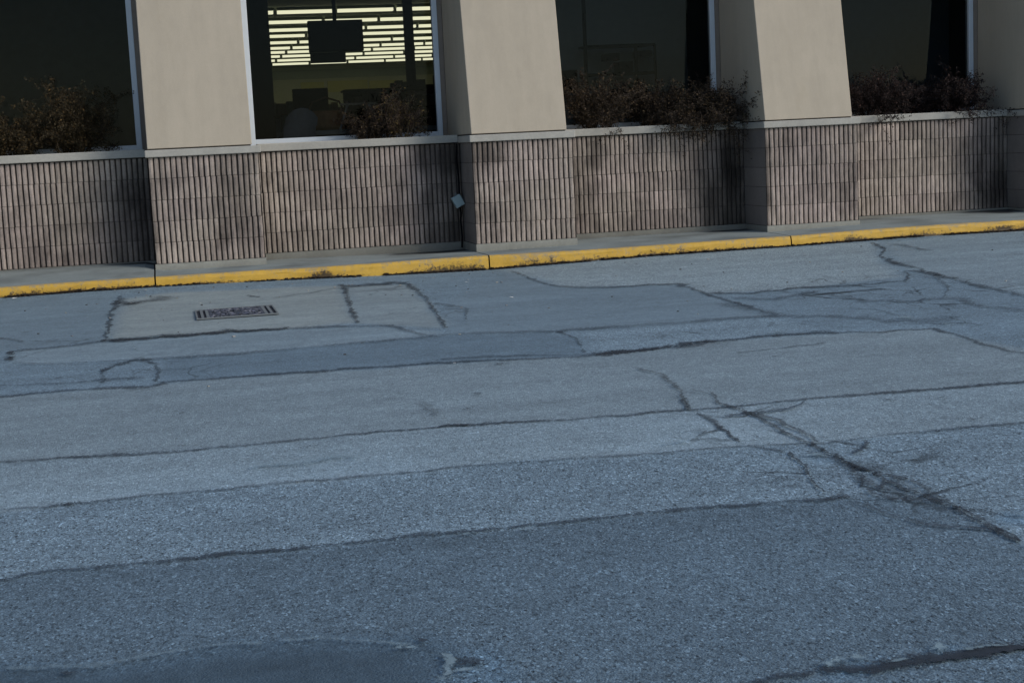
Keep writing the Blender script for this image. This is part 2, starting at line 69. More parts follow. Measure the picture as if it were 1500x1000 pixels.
# ------------------------------------------------------------------ materials
class NT:
    def __init__(s,name):
        s.m=bpy.data.materials.new(name); s.m.use_nodes=True; s.t=s.m.node_tree; s.t.nodes.clear()
        s.out=s.t.nodes.new('ShaderNodeOutputMaterial')
    def n(s,ty,**k):
        x=s.t.nodes.new('ShaderNode'+ty)
        for a,b in k.items(): setattr(x,a,b)
        return x
    def l(s,a,b): s.t.links.new(a,b)
    def val(s,x,v):
        if hasattr(v,'is_linked') or hasattr(v,'links'): s.l(v,x)
        else: x.default_value=v
    def math(s,op,a,b=0.0,c=None,clamp=False):
        x=s.n('Math',operation=op); x.use_clamp=clamp
        s.val(x.inputs[0],a); s.val(x.inputs[1],b)
        if c is not None: s.val(x.inputs[2],c)
        return x.outputs[0]
    def mix(s,f,a,b,blend='MIX'):
        x=s.n('Mix',data_type='RGBA',blend_type=blend); x.clamp_factor=True
        s.val(x.inputs[0],f)
        for i,v in ((6,a),(7,b)):
            if isinstance(v,(tuple,list)): x.inputs[i].default_value=(*v[:3],1)
            else: s.l(v,x.inputs[i])
        return x.outputs[2]
    def noise(s,co,scale,detail=3,rough=.55,dist=0):
        x=s.n('TexNoise'); x.inputs['Scale'].default_value=scale; x.inputs['Detail'].default_value=detail
        x.inputs['Roughness'].default_value=rough; x.inputs['Distortion'].default_value=dist
        s.l(co,x.inputs['Vector']); return x.outputs[0]
    def vor(s,co,scale,feature='F1'):
        x=s.n('TexVoronoi',feature=feature); x.inputs['Scale'].default_value=scale; s.l(co,x.inputs['Vector']); return x
    def ramp(s,v,lo,hi,a=0.0,b=1.0):
        x=s.n('MapRange'); x.interpolation_type='SMOOTHSTEP'
        s.val(x.inputs[0],v); 
        for i,q in enumerate((lo,hi,a,b)): x.inputs[i+1].default_value=q
        return x.outputs[0]
    def co(s): return s.n('NewGeometry').outputs['Position']
    def scaled(s,co,v):
        x=s.n('Mapping'); x.inputs['Scale'].default_value=v; s.l(co,x.inputs[0]); return x.outputs[0]
    def attr(s):
        a=s.n('Attribute',attribute_name='Col'); sp=s.n('SeparateColor'); s.l(a.outputs['Color'],sp.inputs[0]); return sp.outputs
    def mul(s,col,f):
        x=s.n('VectorMath',operation='SCALE')
        if isinstance(col,(tuple,list)): x.inputs[0].default_value=col[:3]
        else: s.l(col,x.inputs[0])
        s.val(x.inputs['Scale'],f); return x.outputs[0]
    def bsdf(s,col,rough=.8,spec=.3,metal=0,bump=None,bs=.3,bd=.01):
        b=s.n('BsdfPrincipled')
        if isinstance(col,(tuple,list)): b.inputs['Base Color'].default_value=(*col[:3],1)
        else: s.l(col,b.inputs['Base Color'])
        s.val(b.inputs['Roughness'],rough); b.inputs['Specular IOR Level'].default_value=spec; b.inputs['Metallic'].default_value=metal
        if bump is not None:
            u=s.n('Bump'); u.inputs['Strength'].default_value=bs; u.inputs['Distance'].default_value=bd
            s.l(bump,u.inputs['Height']); s.l(u.outputs[0],b.inputs['Normal'])
        s.l(b.outputs[0],s.out.inputs[0]); return b

def simple(name,col,rough=.7,spec=.3,metal=0,var=.12,scale=12):
    t=NT(name); co=t.co(); n=t.noise(co,scale,4)
    t.bsdf(t.mul(col,t.math('MULTIPLY_ADD',n,2*var,1-var)),rough,spec,metal,bump=n,bs=.15,bd=.005)
    return t.m

def m_asphalt():
    t=NT('asphalt'); co=t.co(); A=t.attr()
    big=t.noise(co,.55,4,.6); mid=t.noise(co,5,4,.6); fine=t.noise(co,28,3,.6)
    st=t.noise(t.scaled(co,(.35,2.2,1)),1.6,3,.6)
    cs=t.scaled(co,(1,.6,1)); v1=t.vor(cs,160); s1=t.n('SeparateColor'); t.l(v1.outputs['Color'],s1.inputs[0])
    v2=t.vor(cs,330); s2=t.n('SeparateColor'); t.l(v2.outputs['Color'],s2.inputs[0])
    k=t.math('MULTIPLY_ADD',big,.30,.85); k=t.math('MULTIPLY',k,t.math('MULTIPLY_ADD',mid,.36,.82))
    k=t.math('MULTIPLY',k,t.math('MULTIPLY_ADD',st,.5,.75)); k=t.math('MULTIPLY',k,t.math('MULTIPLY_ADD',fine,.5,.75))
    g=t.math('ADD',t.math('MULTIPLY_ADD',s1.outputs[0],.72,-.36),t.math('MULTIPLY_ADD',s2.outputs[0],.6,-.3))
    g=t.math('ADD',g,t.ramp(s1.outputs[1],.90,.96,0,.95)); g=t.math('SUBTRACT',g,t.ramp(s1.outputs[2],.82,.9,0,.42))
    g=t.math('MULTIPLY_ADD',t.math('MULTIPLY',g,A[2]),.85,1.0); g=t.math('MAXIMUM',g,.15)
    k=t.math('MULTIPLY',k,g); k=t.math('MULTIPLY',k,A[0])
    wv=t.n('VectorMath',operation='ADD'); nn=t.n('TexNoise'); nn.inputs['Scale'].default_value=3; nn.inputs['Detail'].default_value=4; t.l(co,nn.inputs['Vector'])
    ws=t.n('VectorMath',operation='SCALE'); t.l(nn.outputs['Color'],ws.inputs[0]); ws.inputs['Scale'].default_value=.35; t.l(co,wv.inputs[0]); t.l(ws.outputs[0],wv.inputs[1])
    wf=t.n('VectorMath',operation='MULTIPLY'); t.l(wv.outputs[0],wf.inputs[0]); wf.inputs[1].default_value=(1,.75,0)
    al=None
    for sc_,th in ((1.5,.02),(3.6,.034)):
        e=t.vor(wf.outputs[0],sc_,'DISTANCE_TO_EDGE').outputs['Distance']; c_=t.ramp(e,th*.3,th,1.0,0.0); al=c_ if al is None else t.math('MAXIMUM',al,t.math('MULTIPLY',c_,.6))
    br=t.ramp(t.noise(co,1.7,4,.7),.42,.56); am=t.n('Attribute',attribute_name='Alli').outputs['Fac']
    al=t.math('MULTIPLY',t.math('MULTIPLY',al,br),am); k=t.math('MULTIPLY',k,t.math('MULTIPLY_ADD',al,-.72,1.0))
    w=t.mix(A[1],ASPH_COOL,ASPH_WARM)
    rag=t.vor(co,105,'DISTANCE_TO_EDGE').outputs['Distance']
    t.bsdf(t.mul(w,k),.82,.28,bump=t.math('ADD',t.math('MULTIPLY',rag,2.0),fine),bs=.35,bd=.008)
    return t.m
def m_crack():
    t=NT('crack_filler'); co=t.co(); A=t.attr()
    n=t.noise(co,30,5,.7); n2=t.noise(co,6,3,.6)
    v=t.vor(t.scaled(co,(1,.6,1)),100); sv=t.n('SeparateColor'); t.l(v.outputs['Color'],sv.inputs[0])
    q=t.math('ADD',A[0],t.math('MULTIPLY',t.math('SUBTRACT',n,.5),t.math('MULTIPLY_ADD',A[2],1.6,1.5)))
    q=t.math('ADD',q,t.math('MULTIPLY',t.math('SUBTRACT',n2,.5),t.math('MULTIPLY_ADD',A[2],1.1,.8)))
    q=t.math('ADD',q,t.math('MULTIPLY_ADD',sv.outputs[0],.9,-.42))
    al=t.math('MULTIPLY',t.math('MULTIPLY',t.ramp(q,.17,.72),A[1]),t.ramp(t.noise(co,1.9,4,.7),.36,.6,.6,1.0))
    col=t.mix(n,(.017,.022,.030),(.055,.068,.085))
    b=t.bsdf(col,.8,.25); tr=t.n('BsdfTransparent'); mx=t.n('MixShader')
    t.l(al,mx.inputs[0]); t.l(tr.outputs[0],mx.inputs[1]); t.l(b.outputs[0],mx.inputs[2]); t.l(mx.outputs[0],t.out.inputs[0])
    return t.m
def m_dust():
    t=NT('pale_silt'); co=t.co(); A=t.attr(); n=t.noise(co,14,5,.7); v=t.vor(t.scaled(co,(1,.6,1)),100); sv=t.n('SeparateColor'); t.l(v.outputs['Color'],sv.inputs[0])
    q=t.math('ADD',A[0],t.math('MULTIPLY_ADD',n,2.2,-1.15)); q=t.math('ADD',q,t.math('MULTIPLY_ADD',sv.outputs[1],.6,-.3))
    al=t.math('MULTIPLY',t.ramp(q,.2,.9),A[1]); b=t.bsdf((.25,.34,.38),.9,.2); tr=t.n('BsdfTransparent'); mx=t.n('MixShader')
    t.l(al,mx.inputs[0]); t.l(tr.outputs[0],mx.inputs[1]); t.l(b.outputs[0],mx.inputs[2]); t.l(mx.outputs[0],t.out.inputs[0]); return t.m
def m_block():
    t=NT('split_face_block'); co=t.co(); A=t.attr()
    n=t.noise(co,4.5,5,.65); f=t.noise(co,60,4,.7); g=t.noise(t.scaled(co,(1,1,.25)),9,4,.6); p=t.noise(co,1.3,2)
    col=t.mix(t.ramp(p,.35,.65),(.362,.314,.274),(.358,.302,.276))
    k=t.math('MULTIPLY_ADD',n,.5,.75); k=t.math('MULTIPLY',k,t.math('MULTIPLY_ADD',f,.7,.65)); k=t.math('MULTIPLY',k,t.math('MULTIPLY_ADD',g,.5,.75))
    st=t.ramp(t.noise(t.scaled(co,(1.2,1.2,.7)),2.2,4,.65),.52,.72,1.0,.62)
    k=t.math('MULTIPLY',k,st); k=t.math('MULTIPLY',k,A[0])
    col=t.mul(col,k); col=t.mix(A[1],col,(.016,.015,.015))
    t.bsdf(col,.93,.15,bump=f,bs=.5,bd=.006); return t.m
def m_concrete(name,c,darkening=.35,grime=(.05,.05,.048)):
    t=NT(name); co=t.co(); A=t.attr()
    n=t.noise(co,3,5,.65); f=t.noise(co,45,4,.7); s=t.ramp(t.noise(co,1.1,4,.7),.5,.75)
    k=t.math('MULTIPLY',t.math('MULTIPLY_ADD',n,.5,.75),t.math('MULTIPLY_ADD',f,.4,.8)); k=t.math('MULTIPLY',k,A[0])
    col=t.mix(t.math('MULTIPLY',s,darkening),t.mul(c,k),grime)
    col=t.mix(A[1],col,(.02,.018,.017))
    t.bsdf(col,.88,.25,bump=f,bs=.3,bd=.004); return t.m
def m_yellow():
    t=NT('worn_yellow_paint'); co=t.co(); A=t.attr()
    n=t.noise(co,7,6,.7); f=t.noise(co,38,5,.75); b=t.noise(co,2.2,3)
    pat=t.mix(b,(.56,.33,.042),(.64,.41,.07)); pat=t.mul(pat,t.math('MULTIPLY_ADD',f,.5,.72))
    wear=t.ramp(t.math('ADD',t.math('MULTIPLY',t.math('ADD',f,n),.5),t.math('MULTIPLY',A[0],.18)),.56,.70)
    dirt=t.ramp(t.math('ADD',t.math('MULTIPLY',f,.55),t.math('ADD',t.math('MULTIPLY',n,.45),A[1])),.60,.76)
    col=t.mix(t.math('MULTIPLY',wear,.75),pat,(.26,.235,.18)); col=t.mix(t.math('MULTIPLY',dirt,.93),col,(.035,.027,.02))
    t.bsdf(col,.6,.35,bump=f,bs=.3,bd=.004); return t.m
def m_stucco():
    t=NT('tan_stucco'); co=t.co()
    n=t.noise(co,1.1,4,.6); f=t.noise(co,110,3,.7); s=t.noise(t.scaled(co,(6,6,.5)),1.3,4,.65); q=t.noise(co,9,4,.6)
    k=t.math('MULTIPLY',t.math('MULTIPLY_ADD',n,.16,.92),t.math('MULTIPLY_ADD',s,.26,.87)); k=t.math('MULTIPLY',k,t.math('MULTIPLY_ADD',f,.16,.92))
    k=t.math('MULTIPLY',k,t.math('MULTIPLY_ADD',q,.10,.95))
    st=t.ramp(t.noise(t.scaled(co,(3,3,1.2)),1.2,4,.6),.6,.78)
    col=t.mix(t.math('MULTIPLY',st,.3),STUCCO,(.36,.31,.225))
    t.bsdf(t.mul(col,k),.92,.2,bump=f,bs=.35,bd=.003); return t.m
def m_glass():
    t=NT('tinted_glass'); fr=t.n('Fresnel'); fr.inputs[0].default_value=1.42
    tr=t.n('BsdfTransparent'); tr.inputs[0].default_value=(.62,.62,.61,1)
    gl=t.n('BsdfGlossy'); gl.inputs['Roughness'].default_value=.015; gl.inputs[0].default_value=(.72,.88,1,1)
    n=t.noise(t.co(),1.2,2); u=t.n('Bump'); u.inputs['Strength'].default_value=.04; u.inputs['Distance'].default_value=.02; t.l(n,u.inputs['Height']); t.l(u.outputs[0],gl.inputs['Normal'])
    mx=t.n('MixShader'); t.l(t.math('MULTIPLY',fr.outputs[0],GLASSR),mx.inputs[0]); t.l(tr.outputs[0],mx.inputs[1]); t.l(gl.outputs[0],mx.inputs[2]); t.l(mx.outputs[0],t.out.inputs[0])
    return t.m
def m_tube():
    t=NT('fluorescent_tube'); e=t.n('Emission'); e.inputs[0].default_value=(1.0,.985,.70,1); e.inputs[1].default_value=TUBE
    t.l(e.outputs[0],t.out.inputs[0]); return t.m
def m_attr(name,rough=.8,spec=.2):
    t=NT(name); a=t.n('Attribute',attribute_name='Col'); n=t.noise(t.co(),25,3)
    t.bsdf(t.mul(a.outputs['Color'],t.math('MULTIPLY_ADD',n,.6,.7)),rough,spec); return t.m

ASPH_COOL=(.148,.232,.305); ASPH_WARM=(.30,.34,.33); STUCCO=(.43,.383,.31); GLASSR=.18; TUBE=1.55
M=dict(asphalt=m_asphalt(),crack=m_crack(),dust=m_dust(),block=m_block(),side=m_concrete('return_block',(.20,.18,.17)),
 walk=m_concrete('sidewalk_concrete',(.255,.29,.285),.6,(.12,.13,.125)),foot=m_concrete('footing_concrete',(.27,.275,.25),.5,(.11,.105,.085)),
 cap=m_concrete('cap_concrete',(.38,.375,.345),.25,(.2,.19,.17)),yellow=m_yellow(),stucco=m_stucco(),glass=m_glass(),tube=m_tube(),
 alu=simple('aluminium_frame',(.60,.67,.75),.45,.5,.15,.06),jamb=simple('brown_jamb',(.24,.205,.175),.7),
 soil=simple('planter_soil',(.03,.024,.02),.95),dark=simple('dark_interior',(.012,.014,.014),.8,.05),
 shade=simple('dim_partition',(.10,.12,.13),.85,.1),black=simple('black_plastic',(.004,.004,.006),.6,.05),pale=simple('pale_store_wall',(.72,.74,.56),.8),
 ceil=simple('store_ceiling',(.42,.46,.34),.9),floor=simple('store_floor',(.4,.4,.36),.5),
 navy=simple('navy_room_wall',(.17,.26,.38),.8),slate=simple('slate_room_wall',(.50,.60,.66),.85),olive=simple('olive_room_wall',(.55,.53,.40),.85),
 apron=simple('apron_concrete',(.17,.19,.20),.9),iron=simple('rusted_iron',(.075,.088,.115),.7,.4,.3,.4,30),pit=simple('drain_pit_shade',(.032,.036,.046),.9),
 col=m_attr('mixed_colour'),leaf=m_attr('dry_leaf',.75,.2),grey=simple('grey_metal_box',(.30,.40,.42),.5,.4),
 roof=simple('roof_membrane',(.3,.3,.29),.9),ground=simple('soil_ground',(.12,.12,.1),.95))

# ------------------------------------------------------------------ the setting: road, cracks, walk, kerb
def zroad(x,y): return -.2+(interp(x,KX,KZ)+.2)*math.exp(-max(0,-.6-y)/1.2)
def build_road():
    xs=np.concatenate([[-300,-120,-60,-30,-16,-9,-6],np.arange(-4,11.6,.045),[13,16,20,28,40,70,140,300]])
    ys=np.concatenate([[-300,-140,-70,-40,-28,-20,-16,-14],np.arange(-12.6,-.6,.04),[-.602]])
    X,Y=np.meshgrid(xs,ys)
    k=np.interp(X,KX,KZ); Z=-.2+(k+.2)*np.exp(-np.maximum(0,-.6-Y)/1.2)
    tone=np.full(X.shape,1.0); warm=np.full(X.shape,.2); coarse=np.full(X.shape,.8)
    # wobble so that no edge is ruler-straight
    def wob(a,b,s): return np.sin(X*a*s+1.3)*np.cos(Y*b*s+.7)+.5*np.sin(X*a*2.3*s+Y*1.7*s)
    WX=X+.025*wob(2.1,1.7,3); WY=Y+.03*wob(1.3,2.2,4)
    far=(np.abs(X-3.5)>12)|(Y<-13)
    for t,w,co,soft,P in PATCHES:
        P=np.array(P); x0,y0=P.min(0)-.5; x1,y1=P.max(0)+.5
        sel=(WX>x0)&(WX<x1)&(WY>y0)&(WY<y1)&~far
        px=WX[sel]; py=WY[sel]; d=np.full(px.shape,1e9); ins=np.zeros(px.shape,bool)
        n=len(P)
        for i in range(n):
            a=P[i]; b=P[(i+1)%n]; e=b-a; L=e@e+1e-9
            h=np.clip(((px-a[0])*e[0]+(py-a[1])*e[1])/L,0,1)
            d=np.minimum(d,np.hypot(px-a[0]-h*e[0],py-a[1]-h*e[1]))
            c=((a[1]>py)!=(b[1]>py))&(px<(b[0]-a[0])*(py-a[1])/(b[1]-a[1]+1e-12)+a[0]); ins^=c
        s=np.where(ins,d,-d); f=np.clip(s/(2*soft)+.5,0,1); f=f*f*(3-2*f)
        tone[sel]*=1+(t-1)*f; warm[sel]=warm[sel]*(1-f)+(w+.15)*f; coarse[sel]=coarse[sel]*(1-f)+co*f
    n,m=X.shape
    me=bpy.data.meshes.new('road'); me.vertices.add(n*m); me.vertices.foreach_set('co',np.stack([X,Y,Z],-1).astype('f').ravel())
    I=np.arange(n*m).reshape(n,m); F=np.stack([I[:-1,:-1],I[:-1,1:],I[1:,1:],I[1:,:-1]],-1).reshape(-1,4)
    me.loops.add(F.size); me.loops.foreach_set('vertex_index',F.ravel().astype('i')); me.polygons.add(len(F))
    me.polygons.foreach_set('loop_start',(np.arange(len(F))*4).astype('i')); me.polygons.foreach_set('use_smooth',np.ones(len(F),bool))
    me.update(calc_edges=True)
    a=me.color_attributes.new('Col','FLOAT_COLOR','POINT'); a.data.foreach_set('color',np.stack([tone,np.clip(warm,0,1),coarse,np.ones_like(tone)],-1).astype('f').ravel())
    al=np.full(X.shape,.12)
    for ax,ay,rx,ry,v in ALLI:
        al=np.maximum(al,v*np.clip(1.4-((X-ax)/rx)**2-((Y-ay)/ry)**2,0,1))
    b=me.attributes.new('Alli','FLOAT','POINT'); b.data.foreach_set('value',al.astype('f').ravel())
    me.materials.append(M['asphalt']); o=bpy.data.objects.new('road',me); C.objects.link(o)
    tag(o,'cracked grey asphalt road in front of the yellow kerb','road',kind='structure')
build_road()
def ribbon(mb,P,s,typ,lift):
    # resample every 3 cm, jitter sideways, five vertices across carrying a fade
    Q=[]; r=random.Random(int(P[0][0]*1000)+len(P))
    for (x,y,w),(x2,y2,w2) in zip(P,P[1:]):
        L=math.hypot(x2-x,y2-y); n=max(1,int(L/.03))
        for i in range(n): Q.append((x+(x2-x)*i/n,y+(y2-y)*i/n,w+(w2-w)*i/n))
    Q.append(P[-1]); rows=[]; d=0; ph=r.random()*90
    for i,(x,y,w) in enumerate(Q):
        a=Q[max(0,i-2)]; b=Q[min(len(Q)-1,i+2)]; tx,ty=b[0]-a[0],b[1]-a[1]; l=math.hypot(tx,ty)+1e-9; tx/=l; ty/=l
        if i: d+=math.hypot(x-Q[i-1][0],y-Q[i-1][1])
        j=.5*w*nz(d*1.7,ph)+.45*w*nz(d*7,ph+5)+.012*nz(d*14,ph+9)+.006*nz(d*30,ph+2)
        ww=w*(.48+.42*nz(d*2.3,ph+20)+.25*nz(d*9,ph+40)); ww=max(.005,ww)
        e=1 if 0<i<len(Q)-1 else .0
        row=[]
        for q,f in ((-1,0),(-.45,.62),(0,1),(.45,.62),(1,0)):
            px=x-ty*(j+q*ww); py=y+tx*(j+q*ww); py=min(py,-.604)
            row.append(((px,py,zroad(px,py)+lift),(f*e,s,float(typ))))
        rows.append(row)
    mb.grid(rows)
cm=MB()
for i,(s,ty,P) in enumerate(CRACKS): ribbon(cm,P,min(1,s*1.0),ty,.004+.0006*(i%9))
tag(cm.build('road_cracks',M['crack']),'dark sealed cracks and seams running across the asphalt','cracks',kind='structure')
dm=MB()
for i,(s,ty,P) in enumerate(DUST): ribbon(dm,P,s,ty,.0098+.0005*(i%3))
tag(dm.build('road_dust',M['dust']),'pale silt dried along the seams of the asphalt','dust',kind='stuff')
g=MB(); g.grid([[((x,y,-.45),(1,1,1)) for x in (-400,400)] for y in (-400,400)])
tag(g.build('ground',M['ground']),'bare ground under the road and the store','ground',kind='structure')

# sidewalk slabs + kerb pieces (jointed at every pier)
TX=[-9,-1.34,-.65,-.02,.43,.97,1.34,1.97,2.61,3.04,3.6,4.0,4.61,5.66,6.1,6.82,7.34,8.02,8.63,18]
TZ=[-.072,-.073,-.069,-.07,-.071,-.071,-.077,-.077,-.070,-.070,-.076,-.081,-.078,-.072,-.074,-.062,-.058,-.058,-.066,-.066]
FX=[-9,-1.4,-.1,.1,1.1,2.76,4.3,6,7.4,9.15,18]; FZ=[-.01,-.008,-.008,-.05,-.062,-.085,-.05,-.056,-.028,-.02,-.02]
def zkerb(x): return interp(x,TX,TZ)
def zwalk(x,y):
    k=min(1,max(0,(y+.6)/1.1)); return zkerb(x)*(1-k)+interp(x,FX,FZ)*k
SPOT=[(1.5,.16,1),(2.75,.4,1),(2.4,.25,.6),(3.5,.5,.7),(4.62,.2,.9),(4.1,.3,.6),(5.4,.3,.5),(6.75,.25,.8),(7.6,.5,.7),(8.4,.4,1),(-1.1,.3,.7),(-.7,.2,.5)]
JX=[-9,-3.06,-.012,3.045,6.085,9.158,12.2,18]
for a,b in zip(JX,JX[1:]):
    a+=.007; b-=.007
    xs=np.linspace(a,b,max(2,int((b-a)/.04))); w=MB(); k=MB()
    rows=[]
    for y in (-.545,-.45,-.35,-.25,-.15,-.05,.05,.15,.22,.29,.36,.43,.5,.57,.64):
        row=[]
        for x in xs:
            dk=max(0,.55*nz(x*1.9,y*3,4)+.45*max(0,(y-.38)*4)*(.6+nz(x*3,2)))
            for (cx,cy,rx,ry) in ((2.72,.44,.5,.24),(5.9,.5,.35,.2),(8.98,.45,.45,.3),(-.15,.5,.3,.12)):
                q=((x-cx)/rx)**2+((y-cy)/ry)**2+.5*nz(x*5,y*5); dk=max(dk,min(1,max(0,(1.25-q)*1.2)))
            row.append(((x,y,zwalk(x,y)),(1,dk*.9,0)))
        rows.append(row)
    rows.insert(0,[((p[0],-.548,p[2]-.15),c) for p,c in rows[0]])
    w.grid(rows)
    for x in (xs[0],xs[-1]):       # slab ends
        i=[w.vert((x,y,zwalk(x,y)+d),(.6,.3,0)) for y,d in ((-.545,0),(.64,0),(.64,-.2),(-.545,-.2))]; w.face(*i)
    tag(w.build('sidewalk',M['walk'],smooth=False),'grey concrete sidewalk slab between the kerb and the store','sidewalk',kind='structure')
    rows=[]
    for (y,dz,abs_,c0,c1) in ((-.604,-.02,1,.1,.24),(-.603,.006,1,.2,.22),(-.602,.028,1,.2,.09),(-.600,.06,1,.25,.0),(-.598,-.030,0,.35,-.05),(-.592,-.012,0,.5,-.1),(-.58,-.002,0,.85,-.1),(-.565,.0,0,1.2,-.1),(-.546,.0005,0,1.8,-.1)):
        row=[]
        for x in xs:
            zz=(zroad(x,-.6)+dz) if abs_ else zkerb(x)+dz
            yy=y+.006*nz(x*4,dz*30)+.004*nz(x*13,3)
            sp=max(0,max((1-abs(x-a_)/h_)*m_ for a_,h_,m_ in SPOT)); row.append(((x,yy,zz+.003*nz(x*6,y*40)),(c0+.5*max(0,nz(x*1.3,2)),c1+sp*(.16 if dz<.07 and abs_ else .09)+.10*nz(x*1.7,8),0)))
        rows.append(row)
    k.grid(rows)
    for s in (0,-1):
        i=[k.vert(rows[q][s][0],(.5,.25,0)) for q in range(len(rows))]+[k.vert((xs[s],-.546,zkerb(xs[s])-.2),(.5,.25,0))]; k.face(*i)
    tag(k.build('kerb',M['yellow'],smooth=False),'yellow painted concrete kerb with chipped dirty lower edge','kerb',kind='structure')

# grime and leaf litter caught along the foot of the kerb
d=MB(); r=random.Random(3)
DENS=[(-1.3,-.6,.9),(-.6,0,.55),(0,1.2,.25),(1.2,2.0,.45),(2.0,3.0,.95),(3.05,3.7,.9),(3.7,4.2,.55),(4.2,5.3,.8),(5.3,6.1,.6),(6.1,6.7,.55),(6.7,8.4,.95),(8.4,10.5,.7)]
for a,b,p in DENS:
    for i in range(int((b-a)*p*420)):
        x=r.uniform(a,b)
        if nz(x*2.3,4)+.25*p<-.12: continue
        y=-.61-abs(r.gauss(0,.012)); s=r.uniform(.004,.014); z=zroad(x,y)+.002+abs(r.gauss(0,.006))
        c=r.choice([(.016,.012,.01),(.022,.016,.012),(.012,.011,.011),(.04,.028,.018)])
        an=r.random()*3.14; e=Matrix.Translation((x,y,z))@Matrix.Rotation(an,4,'Z')@Matrix.Rotation(r.uniform(-.6,.6),4,'X')
        d.box(-s*1.4,s*1.4,-s*.8,s*.8,-s*.25,s*.35,c,e)
tag(d.build('kerb_debris',M['col']),'dark leaf litter and dirt caught along the foot of the yellow kerb','debris',kind='stuff')
d=MB()
for i in range(150):
    x=r.uniform(-1.4,9); y=-.62-abs(r.gauss(0,2.2)); y=max(y,-11.2); s=r.uniform(.003,.007)*(1.2 if r.random()<.15 else 1)
    c=r.choice([(.4,.41,.4),(.28,.28,.27),(.35,.33,.28),(.05,.045,.04),(.2,.21,.22)])
    e=Matrix.Translation((x,y,zroad(x,y)+.003))@Matrix.Rotation(r.random()*3,4,'Z')
    d.box(-s*1.3,s*1.2,-s,s*.9,0,s*.8,c,e,top=(s*.3,-s*.3))
tag(d.build('road_gravel',M['col']),'loose stone chips scattered over the asphalt','gravel',kind='stuff')
for n,(x,y,s,lab) in enumerate(((2.57,-1.86,.018,'crumpled white paper scrap on asphalt near the second pier'),(2.62,-3.33,.02,'white paper scrap lying flat on the smooth asphalt patch'),
        (1.57,-6.48,.01,'white scrap on the dark asphalt band mid road'),(-1.2,-.8,.03,'white scrap at the left end of the kerb'))):
    q=MB(); rr=random.Random(n); P=[]
    for j in range(4):
        P.append([((x+(i-1.5)*s*.45+rr.uniform(-.2,.2)*s,y+(j-1.5)*s*.4+rr.uniform(-.2,.2)*s,zroad(x,y)+.008+rr.uniform(0,.35)*s),(.55,.56,.56)) for i in range(4)])
    q.grid(P); tag(q.build('paper_scrap',M['col']),lab,'litter','paper scraps on the road')

# storm drain grate
gr=empty('storm_drain_grate',(.575,-3.03,zroad(.575,-3.03))); gr.scale=(.735,.86,1)
tag(gr,'grey iron storm drain grate full of litter set in the asphalt before the kerb','drain grate')
q=MB(); q.box(-.40,.40,-.37,.37,.004,.006); q.build('pit',M['pit'],gr)  # flat dark sheet; the shade of the pit is put into its colour
q=MB()
for (x0,x1,y0,y1) in ((-.40,.40,.345,.37),(-.40,.40,-.37,-.345),(-.40,-.385,-.345,.345),(.385,.40,-.345,.345),(-.352,-.325,-.345,.345),(.325,.352,-.345,.345),(-.30,-.27,-.345,.345),(.27,.30,-.345,.345)): q.box(x0,x1,y0,y1,.006,.014)
q.build('frame',M['apron'],gr)
q=MB()
for i in range(9):
    x=-.255+i*.064
    q.box(x-.012,x+.012,-.343,.343,.0065,.013)
for y in (-.2,0,.2): q.box(-.268,.268,y-.012,y+.012,.0068,.0125)
q.build('grate',M['iron'],gr)
q=MB(); r=random.Random(5)
for i in range(420):
    x=r.uniform(-.26,.26); y=r.uniform(-.33,.33); s=r.uniform(.008,.022)
    c=r.choice([(.09,.10,.135),(.14,.15,.20),(.07,.078,.10),(.19,.20,.24),(.045,.05,.06)])
    q.box(-s,s,-s*.6,s*.6,0,s*.2,c,Matrix.Translation((x,y,.0062+r.random()*.006))@Matrix.Rotation(r.random()*3.1,4,'Z')@Matrix.Rotation(r.uniform(-.4,.4),4,'X'))
tag(q.build('leaf_litter',M['col'],gr),kind='stuff')

# ------------------------------------------------------------------ the store
store=empty('store_building',(0,0,0))
tag(store,'single storey store with ribbed block base, tan stucco piers and dark windows','building')
PX=[-3.05,0,3.054,6.087,9.163,12.2]; PW=1.015; RD=.574; HB=.985; CO=HB/5
STAIN_SHADE=[(2.66,3.06,-.05,1.02,.42),(2.84,3.06,.66,1.02,.4),(5.55,6.1,-.05,1.0,.6),(5.8,6.1,-.05,1.0,.6),(8.8,9.2,-.05,1.0,.55),(-.35,.02,-.05,1.0,.62),(2.45,2.9,.80,1.02,.72),(2.93,2.99,-.05,.9,.5),(4.2,4.27,.1,1.0,.6),(.0,.5,.74,.80,.7),(-.2,-.02,.3,1.0,.75),(5.62,6.1,-.05,.85,.55),(5.85,6.1,-.05,.6,.6),(8.85,9.2,-.05,.9,.6),(-.3,.02,-.05,.8,.7),(3.04,3.2,.8,1.0,.6),(.60,.97,.15,1.0,.66),(.05,.34,.74,.99,.72),(-.95,-.4,.32,.78,.74),(-.42,0,.0,.62,.72),(-1.3,0,-.02,.17,.74),(1.0,1.8,-.02,.24,.66),(1.75,2.8,.27,.56,.82),(2.55,3.06,.72,1.0,.55),  # block stains, plus pier shade painted into the panels left of each pier
 (3.05,3.38,.78,.99,.62),(3.05,3.40,.775,.81,.35),(4.06,4.5,-.02,1.0,.68),(5.35,6.09,.2,.82,.70),(4.3,5.9,-.02,.15,.78),(6.48,6.74,.25,.99,.70),(6.2,6.42,.72,.99,.76),(6.8,7.1,.35,.62,.8),(8.5,9.17,.05,.8,.72),(7.3,8.4,.6,.8,.9),(2.2,3.06,-.02,.4,.8)]
